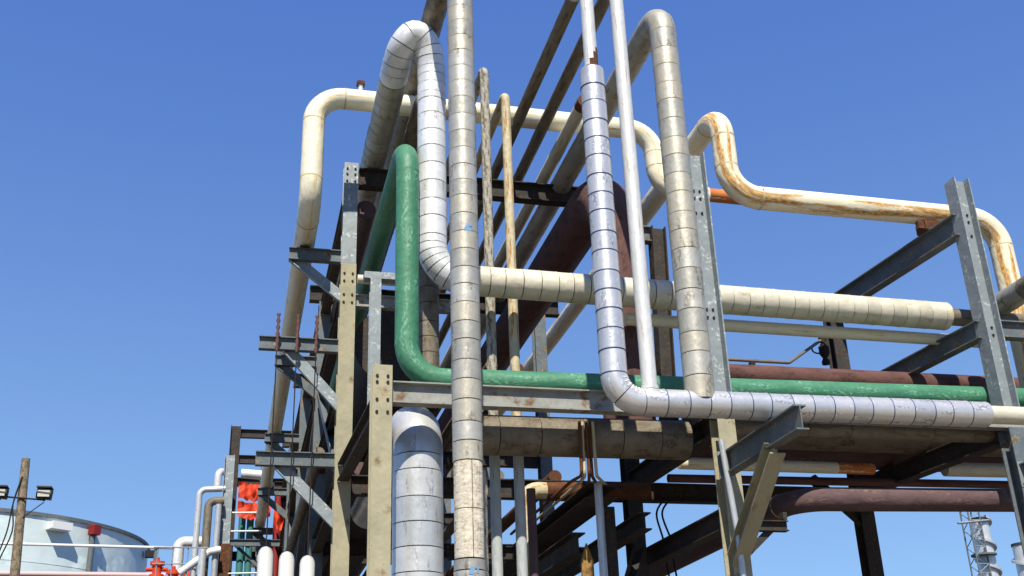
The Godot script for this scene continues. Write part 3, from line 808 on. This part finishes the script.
func build_lower_pipes() -> void:
	var t := thing("silver_lagged_pipe", "wide shiny silver lagged pipe bending back under the front beam", "pipe", Vector3(1.672, 0, -10.50))
	var p := bend([Vector3(0, 0, 0), Vector3(0, 4.86, 0), Vector3(0, 4.86, -4)], 0.38)
	jacket(t, p, 0.243, 0.235, 0.17, [M.lag_silver, M.lag_silver_b], 0.0, -1.0, null, -1e9, 32)

	t = thing("grey_duct", "wide dull grey pipe hanging in shade right below the front beam", "pipe", Vector3(2.05, 4.73, -10.50))
	p = line(Vector3.ZERO, Vector3(2.42, 0.02, 0))
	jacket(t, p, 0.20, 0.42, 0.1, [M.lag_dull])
	t = thing("beige_pipe", "shaded beige lagged pipe running right just beneath the front header", "pipe", Vector3(4.80, 4.835, -10.26))
	p = line(Vector3.ZERO, Vector3(6.2, 0.07, 0))
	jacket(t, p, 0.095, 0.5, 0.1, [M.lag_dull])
	t = thing("rear_dark_duct", "dark pipe hidden deepest on the cross beams, just in front of the rear columns", "pipe", Vector3(4.9, 5.195, -12.05))
	part("pipe_run", rod(Vector3.ZERO, Vector3(6.4, 0.0, 0), 0.26, 28), M.rust_purple, t)
	t = thing("dark_duct", "very wide dark pipe lying on the cross beams behind the front header", "pipe", Vector3(4.9, 5.235, -11.3))
	part("pipe_run", rod(Vector3.ZERO, Vector3(6.4, 0.0, 0), 0.30, 28), M.lag_dull, t)

	t = thing("purple_pipe", "dull purple brown pipe with a left elbow, lowest of the horizontal pipes on the right", "pipe", Vector3(5.62, 4.165, -10.5))
	p = bend([Vector3(0, -0.02, -8), Vector3(0, 0, 0), Vector3(5.5, 0.09, 0)], 0.34)
	part("pipe_run", tube(p, 0.125, 22), M.rust_purple, t)
	ring_part("weld_bead", p, 7.66, 0.012, 0.125, M.paint_flaking, t)

	t = thing("white_capped_line", "slim pale pipe with an orange rusted end beneath the deck", "pipe", Vector3(4.78, 4.785, -11.5))
	part("pipe_run", rod(Vector3.ZERO, Vector3(1.95, 0.0, 0), 0.068, 14), M.paint_yellow, t)
	part("rusty_end", rod(Vector3(1.951, 0, 0), Vector3(2.42, 0, 0), 0.066, 14), M.paint_orange, t)
	t = thing("thin_red_line", "thin dark red pipe beneath the deck in front of the rear beam", "pipe", Vector3(4.78, 4.70, -11.85))
	part("pipe_run", rod(Vector3.ZERO, Vector3(6.2, 0.05, 0), 0.05, 12), M.rust_red, t)
	t = thing("pale_stub_line", "pale pipe at the far right beneath the deck", "pipe", Vector3(8.15, 4.81, -11.5))
	part("pipe_run", rod(Vector3.ZERO, Vector3(3.0, 0.03, 0), 0.085, 14), M.lag_tan, t)
	t = thing("tan_stub_pipe", "short tan pipe with a pale end behind the thin cream riser", "pipe", Vector3(3.03, 4.46, -11.6))
	part("pipe_run", rod(Vector3(0.22, 0, 0), Vector3(1.4, 0.02, 0), 0.095, 16), M.rust_brown, t)
	part("pale_end", tube(bend([Vector3(0, -1.2, 0), Vector3(0, 0, 0), Vector3(0.219, 0, 0)], 0.13, 6), 0.092, 16), M.paint_flaking, t)

	# rusty conduits dropping from the deck beside the elbow, then a bundle running back
	for i in 5:
		var x := 3.255 + 0.034 * i
		t = thing("rusty_conduit", "thin rusty conduit dropping below the front beam, %s of five from the left" % ["first", "second", "third", "fourth", "fifth"][i], "conduit", Vector3(x, 4.24, -10.27 - 0.02 * (i % 2)), "rusty conduits dropping below the front beam")
		var zz := -0.55 - 0.03 * i
		p = bend([Vector3(0, 0.60, 0.0), Vector3(0.004 * (i - 2), 0.05, 0), Vector3(0.05 + 0.07 * i, 0.13, zz), Vector3(0.05 + 0.07 * i, 0.13, -3.2)], 0.05, 5)
		part("pipe_run", tube(p, 0.017, 8), M.rust_brown if i % 3 != 1 else M.paint_flaking, t)
	t = thing("grey_standpipe", "slim grey vertical pipe below the rusty conduits", "pipe", Vector3(3.55, 0, -10.7))
	part("pipe_run", rod(Vector3.ZERO, Vector3(0, 4.34, 0), 0.042, 14), M.lag_silver_b, t)
	ring_part("weld_bead", line(Vector3.ZERO, Vector3(0, 4.34, 0)), 3.7, 0.01, 0.042, M.lag_silver_b, t)
	t = thing("thin_standpipe", "bent thin grey pipe in front of the right hand knee brace", "pipe", Vector3(4.55, 0, -9.75))
	part("pipe_run", tube(bend([Vector3(0.05, 0, 0), Vector3(0.03, 3.6, 0), Vector3(-0.03, 4.55, -0.02)], 0.5, 4), 0.030, 12), M.lag_silver_b, t)
	t = thing("marker_stake", "yellow brown stake with a pointed top low between the pipes", "stake", Vector3(3.45, 0, -10.9))
	part("board", extrude(PackedVector2Array([Vector2(-0.062, 0), Vector2(0.062, 0), Vector2(0.062, 3.58), Vector2(0.0, 3.76), Vector2(-0.062, 3.58)]), Vector3(0, 0, 0.02), Vector3(0, 0, -0.02), Vector3.UP), M.stake, t)
	t = thing("dark_standpipe", "brown thin standpipe right behind the thin cream riser", "pipe", Vector3(2.95, 0, -11.1))
	part("pipe_run", rod(Vector3.ZERO, Vector3(0, 4.35, 0), 0.048, 14), M.rust_purple, t)
	for i in 2:
		t = thing("hanging_wire", ["long black wire hanging beside the dark rear column", "short black wire hanging beside the dark rear column"][i], "wire", Vector3(4.95 + 0.07 * i, 3.4, -12.46), "black wires by the rear column")
		part("wire_run", tube(smooth_line([Vector3(0.0, 1.2, 0), Vector3(-0.12, 1.02, 0.02), Vector3(-0.06 + 0.03 * i, 0.7, 0.02), Vector3(-0.03, 0.35 + 0.2 * i, 0.01), Vector3(0.0, 0.0 + 0.3 * i, 0)], 0, 4, 6), 0.012, 6), M.black, t)
	t = thing("pale_standpipe", "pale dusty vertical pipe squeezed behind the tall lagged pipe", "pipe", Vector3(2.30, 0, -10.5))
	part("pipe_run", tube_rings(line(Vector3.ZERO, Vector3(0, 4.40, 0)), [[0.0, 0.05], [4.12, 0.05], [4.14, 0.06], [4.3, 0.06], [4.36, 0.045], [4.4, 0.02]], 14), M.paint_peeling, t)

# ---- far things on the left
func build_left_background() -> void:
	# storage tank
	var t := thing("storage_tank", "pale green storage tank with a low cone roof far behind on the left", "tank", Vector3(-10.06, 0, -46.0))
	var R := 6.82
	var H := 10.35
	var ax := line(Vector3.ZERO, Vector3(0, H, 0))
	part("shell", tube_rings(ax, [[0.0, R], [H, R]], 96, false), M.tank_paint, t)
	for k in 4:
		part("wind_girder", tube_rings(ax, [[1.5 + 2.4 * k, R + 0.001], [1.503 + 2.4 * k, R + 0.012], [1.517 + 2.4 * k, R + 0.012], [1.52 + 2.4 * k, R + 0.001]], 96, false), M.tank_paint, t)
	part("top_rim", tube_rings(ax, [[H - 0.12, R + 0.002], [H - 0.118, R + 0.07], [H, R + 0.07], [H + 0.002, R - 0.05]], 96, false), M.steel_grey, t)
	part("roof", tube_rings(line(Vector3(0, H, 0), Vector3(0, H + 0.6, 0)), [[0.0, R], [0.6, 0.05]], 96), M.tank_paint, t)
	var nb := Vector3(0.205, 0, 0.979)
	for a in [[0.655, 9.93, 0.30, "white"], [0.855, 10.02, 0.20, "red"]]:
		var d := Vector3(sin(a[0]), 0, cos(a[0]))
		var c: Vector3 = d * (R + 0.12) + Vector3(0, a[1], 0)
		var side := d.cross(Vector3.UP)
		if a[3] == "white":
			part("nozzle_box", extrude(prof_box(0.72, 0.26, 0.02), c - d * 0.12, c + d * 0.32, Vector3.UP), M.white, t)
		else:
			part("red_box", extrude(prof_box(0.30, 0.34, 0.02), c - d * 0.05, c + d * 0.25, Vector3.UP), M.red, t)
			part("overflow_pipe", rod(c + d * 0.04 - Vector3(0, 0.2, 0), Vector3(d.x, 0, d.z) * (R + 0.16), 0.10, 10), M.steel_grey, t)
	part("corner_box", slab(Vector3(R - 0.02, 9.75, 0.9), Vector3(R + 0.32, 10.0, 1.2)), M.black, t)

	# pole with two floodlights
	t = thing("light_pole", "wooden pole carrying two floodlights in front of the tank", "pole", Vector3(-5.0, 0, -30.0))
	part("pole", tube_rings(line(Vector3(0.12, 0, 0), Vector3(-0.30, 9.5, 0)), [[0.0, 0.15], [9.5, 0.105]], 14), M.timber, t)
	part("cross_arm", rod(Vector3(-0.95, 8.50, 0.13), Vector3(0.28, 8.42, 0.13), 0.022, 8), M.bolt, t)
	for sx in [-0.74, 0.30]:
		var l := part("floodlight", extrude(PackedVector2Array([Vector2(-0.16, -0.11), Vector2(0.08, -0.14), Vector2(0.18, -0.02), Vector2(0.15, 0.10), Vector2(-0.12, 0.12)]), Vector3(sx - 0.17, 8.56, 0.25), Vector3(sx + 0.17, 8.52, 0.25), Vector3.UP), M.lamp_case, t)
		part("visor", slab(Vector3(sx - 0.18, 8.665, 0.10), Vector3(sx + 0.18, 8.70, 0.46)), M.lamp_case, l)
		part("glass", slab(Vector3(sx - 0.14, 8.44, 0.40), Vector3(sx + 0.14, 8.60, 0.42)), M.lamp_glass, l)
		part("yoke", rod(Vector3(sx, 8.42, 0.13), Vector3(sx, 8.38, 0.25), 0.025, 8), M.bolt, l)
	part("stay", rod(Vector3(0.30, 8.36, 0.15), Vector3(-0.20, 7.95, 0.08), 0.012, 6), M.bolt, t)
	for i in 2:
		var cp := smooth_line([Vector3(-0.3, 9.0, 0.12), Vector3(-0.42, 8.3, 0.15), Vector3(-0.35 - 0.12 * i, 7.6, 0.15), Vector3(-0.62 - 0.05 * i, 6.6, 0.15), Vector3(-0.75, 5.0, 0.15)], 0, 4, 5)
		part("cable", tube(cp, 0.018, 6), M.black, t)

	t = thing("overhead_line", "thin white pipe strung level in front of the tank", "pipe", Vector3(-9, 7.96, -33))
	part("pipe_run", rod(Vector3.ZERO, Vector3(7.6, -0.11, 0), 0.04, 10), M.white, t)
	for x in [0.5, 6.9]:
		part("post", rod(Vector3(x, -7.96, -0.06), Vector3(x, -0.1, -0.06), 0.06, 8), M.steel_grey, t)
	t = thing("pink_line", "pinkish white pipe along the bottom edge in front of the tank", "pipe", Vector3(-9, 7.17, -33.2))
	part("pipe_run", rod(Vector3.ZERO, Vector3(7.2, -0.04, 0), 0.075, 10), M.pink, t)
	part("lower_rail", slab(Vector3(0, -0.35, -0.05), Vector3(7.2, -0.13, 0.05)), M.rust_purple, t)
	for x in [0.8, 4.4]:
		part("post", rod(Vector3(x, -7.17, -0.15), Vector3(x, -0.05, -0.15), 0.06, 8), M.steel_grey, t)

	# process unit
	t = thing("process_frame", "galvanised steel frame with cross beams left of the cream pipe", "frame", Vector3(0, 0, -28))
	beam(t, "column", Vector3(-0.20, 0, 0), Vector3(-0.24, 9.2, 0), 0.24, 0.20, M.steel_galv, Vector3.RIGHT)
	part("rusty_foot", slab(Vector3(-0.34, 0, -0.14), Vector3(-0.08, 7.0, 0.115)), M.rust_brown, t)
	beam(t, "column", Vector3(-0.15, 0, -1.5), Vector3(-0.15, 10.4, -1.5), 0.26, 0.22, M.steel_dark, Vector3.RIGHT)
	for y in [10.2, 9.5, 8.9, 7.0]:
		beam(t, "beam", Vector3(-0.02, y, -1.5), Vector3(1.3, y, -1.5), 0.22, 0.14, M.steel_dark)
	beam(t, "beam", Vector3(-0.1, 7.05, 0), Vector3(1.2, 7.05, 0), 0.16, 0.10, M.steel_grey)
	for x in [0.62, 1.35]:
		beam(t, "column", Vector3(x, 0, -1.2), Vector3(x, 9.4, -1.2), 0.16, 0.14, M.steel_galv, Vector3.RIGHT)
	for y in [7.75, 7.3, 6.3]:
		part("rail", rod(Vector3(-0.1, y, 0.1), Vector3(0.62, y + 0.02, 0.1), 0.022, 6), M.white, t)
	part("brace", extrude(prof_l(0.08, 0.08), Vector3(0.0, 7.0, -0.2), Vector3(0.9, 6.2, -0.2), Vector3.UP), M.steel_grey, t)

	for i in 3:
		var a: Array = [[0.02, 8.62, 0.78, 0.42, "upper"], [0.02, 8.14, 0.80, 0.40, "lower"], [0.9, 8.0, 0.30, 0.5, "right hand"]][i]
		t = thing("orange_tarpaulin", "%s orange tarpaulin sagging inside the distant steel frame" % a[4], "tarpaulin", Vector3(a[0], a[1], -28.25), "orange tarpaulins in the steel frame")
		part("cloth", cloth(a[2], a[3], 300 + i), M.tarp, t)
	for i in 3:
		var x: float = [0.16, 0.36, 1.02][i]
		t = thing("green_vessel" if i < 2 else "red_standpipe", ["left teal green vertical pipe inside the distant frame", "right teal green vertical pipe inside the distant frame", "bright red vertical pipe right of the orange tarpaulins"][i], "pipe", Vector3(x, 0, -28.8))
		part("pipe_run", rod(Vector3.ZERO, Vector3(0, 8.0 if i < 2 else 8.4, 0), 0.085 if i < 2 else 0.10, 12), M.teal if i < 2 else M.red, t)
	# pipes on the left of the frame
	var k := 0
	for a in [
		[[Vector3(-0.9, 0, 0), Vector3(-0.9, 8.32, 0), Vector3(-0.3, 8.36, 0)], 0.075, "lag_silver", "silver pipe arching over at the left side of the distant frame"],
		[[Vector3(-0.66, 0, 0.2), Vector3(-0.66, 8.0, 0.2), Vector3(-0.3, 8.02, 0.2)], 0.10, "lag_dull", "dull pipe arching low beside the distant galvanised column"],
		[[Vector3(-0.42, 0, 0.3), Vector3(-0.42, 7.9, 0.3)], 0.07, "lag_silver_b", "straight slim grey pipe beside the distant galvanised column"],
		[[Vector3(-1.33, 0, -1.0), Vector3(-1.33, 7.24, -1.0), Vector3(-0.6, 7.25, -1.0)], 0.14, "lag_white", "stout white pipe bending right beyond the tank"],
		[[Vector3(-0.5, 8.55, -0.6), Vector3(-0.5, 8.95, -0.6), Vector3(-0.2, 9.0, -1.0)], 0.09, "lag_white_b", "short white elbow at the top of the distant frame"],
		[[Vector3(-1.2, 6.25, 0.4), Vector3(-0.55, 6.75, 0.4), Vector3(-0.3, 6.8, 0.4)], 0.09, "lag_white", "sloping white pipe low beside the distant frame"],
		[[Vector3(-0.7, 0, 0.7), Vector3(-0.7, 6.75, 0.7)], 0.09, "lag_silver", "straight silver standpipe at the foot of the distant frame"],
		[[Vector3(0.06, 8.98, -0.9), Vector3(0.56, 8.95, -0.9)], 0.12, "lag_white", "short stout white pipe above the orange tarpaulins"]]:
		t = thing("unit_pipe", a[3], "pipe", Vector3(0, 0, -28.0), "small pipes round the distant frame")
		part("pipe_run", tube(bend(a[0], 0.16, 6), a[1], 14), M[a[2]], t)
		k += 1
	for i in 3:
		t = thing("orange_valve", "%s orange painted valve assembly at the bottom left of the distant frame" % ["left", "middle", "right"][i], "valve", Vector3(-1.75 + 0.38 * i, 0, -28.4), "orange valves beyond the tank")
		var y: float = [6.75, 6.55, 6.45][i]
		part("body", tube_rings(line(Vector3(0, 0, 0), Vector3(0, y, 0)), [[0.0, 0.07], [y - 0.5, 0.07], [y - 0.48, 0.17], [y - 0.4, 0.17], [y - 0.38, 0.1], [y - 0.2, 0.12], [y - 0.18, 0.17], [y - 0.1, 0.17], [y - 0.08, 0.05], [y, 0.04]], 12), M.tarp, t)
		part("side_arm", rod(Vector3(-0.25, y - 0.28, 0), Vector3(0.25, y - 0.28, 0), 0.05, 10), M.tarp, t)

# handrail in front of the valves
func build_rail() -> void:
	var t := thing("handrail", "thin grey handrail with posts in front of the orange valves", "railing", Vector3(-1.72, -0.16, -27.6))
	for i in 4:
		part("post", rod(Vector3(0.34 * i, 0.16, 0), Vector3(0.34 * i, 7.0, 0), 0.016, 6), M.steel_galv, t)
	for y in [7.0, 6.62, 6.3]:
		part("rail", rod(Vector3(-0.1, y, 0.03), Vector3(1.15, y, 0.03), 0.016, 6), M.steel_galv, t)

func cloth(w: float, h: float, seed: int) -> ArrayMesh:
	var f := FastNoiseLite.new()
	f.seed = seed
	f.frequency = 1.4
	var st := SurfaceTool.new()
	st.begin(Mesh.PRIMITIVE_TRIANGLES)
	var nx := 14
	var ny := 9
	for j in ny + 1:
		for i in nx + 1:
			var x := w * i / nx
			var y := -h * j / ny
			var z := f.get_noise_2d(x * 3.0, y * 1.2) * 0.22 + sin(x * 17.0) * 0.03
			st.set_uv(Vector2(x, y))
			st.add_vertex(Vector3(x, y - sin(PI * i / nx) * 0.07 * (1.0 + f.get_noise_1d(x * 5.0)), z))
	for j in ny:
		for i in nx:
			var a := j * (nx + 1) + i
			for q in [a, a + 1, a + nx + 1, a + 1, a + nx + 2, a + nx + 1]:
				st.add_index(q)
	st.generate_normals()
	return st.commit()

func build_right_background() -> void:
	for i in 2:
		var a: Array = [[29.5, 10.75, 0.34, "slim silver stack with a spiral fin beside the lattice mast"], [31.3, 9.75, 0.42, "second silver stack with a spiral fin at the right edge"]][i]
		var t := thing("spiral_stack", a[3], "stack", Vector3(a[0], 0, -40), "silver stacks with spiral fins")
		var ax := line(Vector3.ZERO, Vector3(0, a[1], 0))
		part("barrel", tube_rings(ax, [[0.0, a[2]], [a[1], a[2]]], 24), M.lag_silver, t)
		part("rim", tube_rings(ax, [[a[1] - 0.1, a[2] + 0.03], [a[1] + 0.02, a[2] + 0.03]], 24), M.steel_dark, t)
		var v := PackedVector3Array()
		var n := PackedVector3Array()
		var uv := PackedVector2Array()
		var ix := PackedInt32Array()
		for k in 230:
			var p := []
			for q in 2:
				var f := float(k + q)
				var d := Vector3(cos(f * 0.28), 0, sin(f * 0.28))
				p.append_array([d * a[2] + Vector3(0, (a[1] - 10.4 + f * 0.045), 0), d * (a[2] + 0.13) + Vector3(0, (a[1] - 10.4 + f * 0.045), 0)])
			for up in [0.0, 0.10]:
				var u := Vector3(0, up, 0)
				quad(v, n, uv, ix, p[0] + u, p[1] + u, p[3] + u, p[2] + u, Vector3.UP if up > 0.0 else Vector3.DOWN)
			var u2 := Vector3(0, 0.10, 0)
			quad(v, n, uv, ix, p[1], p[3], p[3] + u2, p[1] + u2, (p[1] as Vector3 * Vector3(1, 0, 1)).normalized())
		part("spiral_fin", bake(v, n, uv, ix), M.lag_silver_b, t)
	var t := thing("lattice_mast", "thin steel lattice mast with rungs and a small side arm, left of the stacks", "mast", Vector3(28.75, 0, -39.6))
	for x in [0.0, 0.5]:
		for z in [0.0, -0.5]:
			part("leg", rod(Vector3(x, 0, z), Vector3(x, 11.6, z), 0.035, 6), M.steel_grey, t)
	for k in 19:
		var y := 5.0 + 0.35 * k
		part("rung", rod(Vector3(0, y, 0), Vector3(0.5, y, 0), 0.02, 6), M.steel_galv, t)
		var e := 0.0 if k % 2 == 0 else 0.5
		part("lacing", rod(Vector3(e, y, 0.01), Vector3(0.5 - e, y + 0.35, 0.01), 0.018, 6), M.steel_galv, t)
		part("lacing", rod(Vector3(0, y, -e), Vector3(0, y + 0.35, e - 0.5), 0.018, 6), M.steel_grey, t)
	part("side_arm", rod(Vector3(-0.55, 10.45, 0.0), Vector3(0.9, 10.6, 0.0), 0.05, 8), M.steel_galv, t)
	part("platform", tube_rings(line(Vector3(0.5, 9.2, -0.2), Vector3(0.5, 9.26, -0.2)), [[0.0, 0.5], [0.06, 0.5]], 16), M.steel_grey, t)
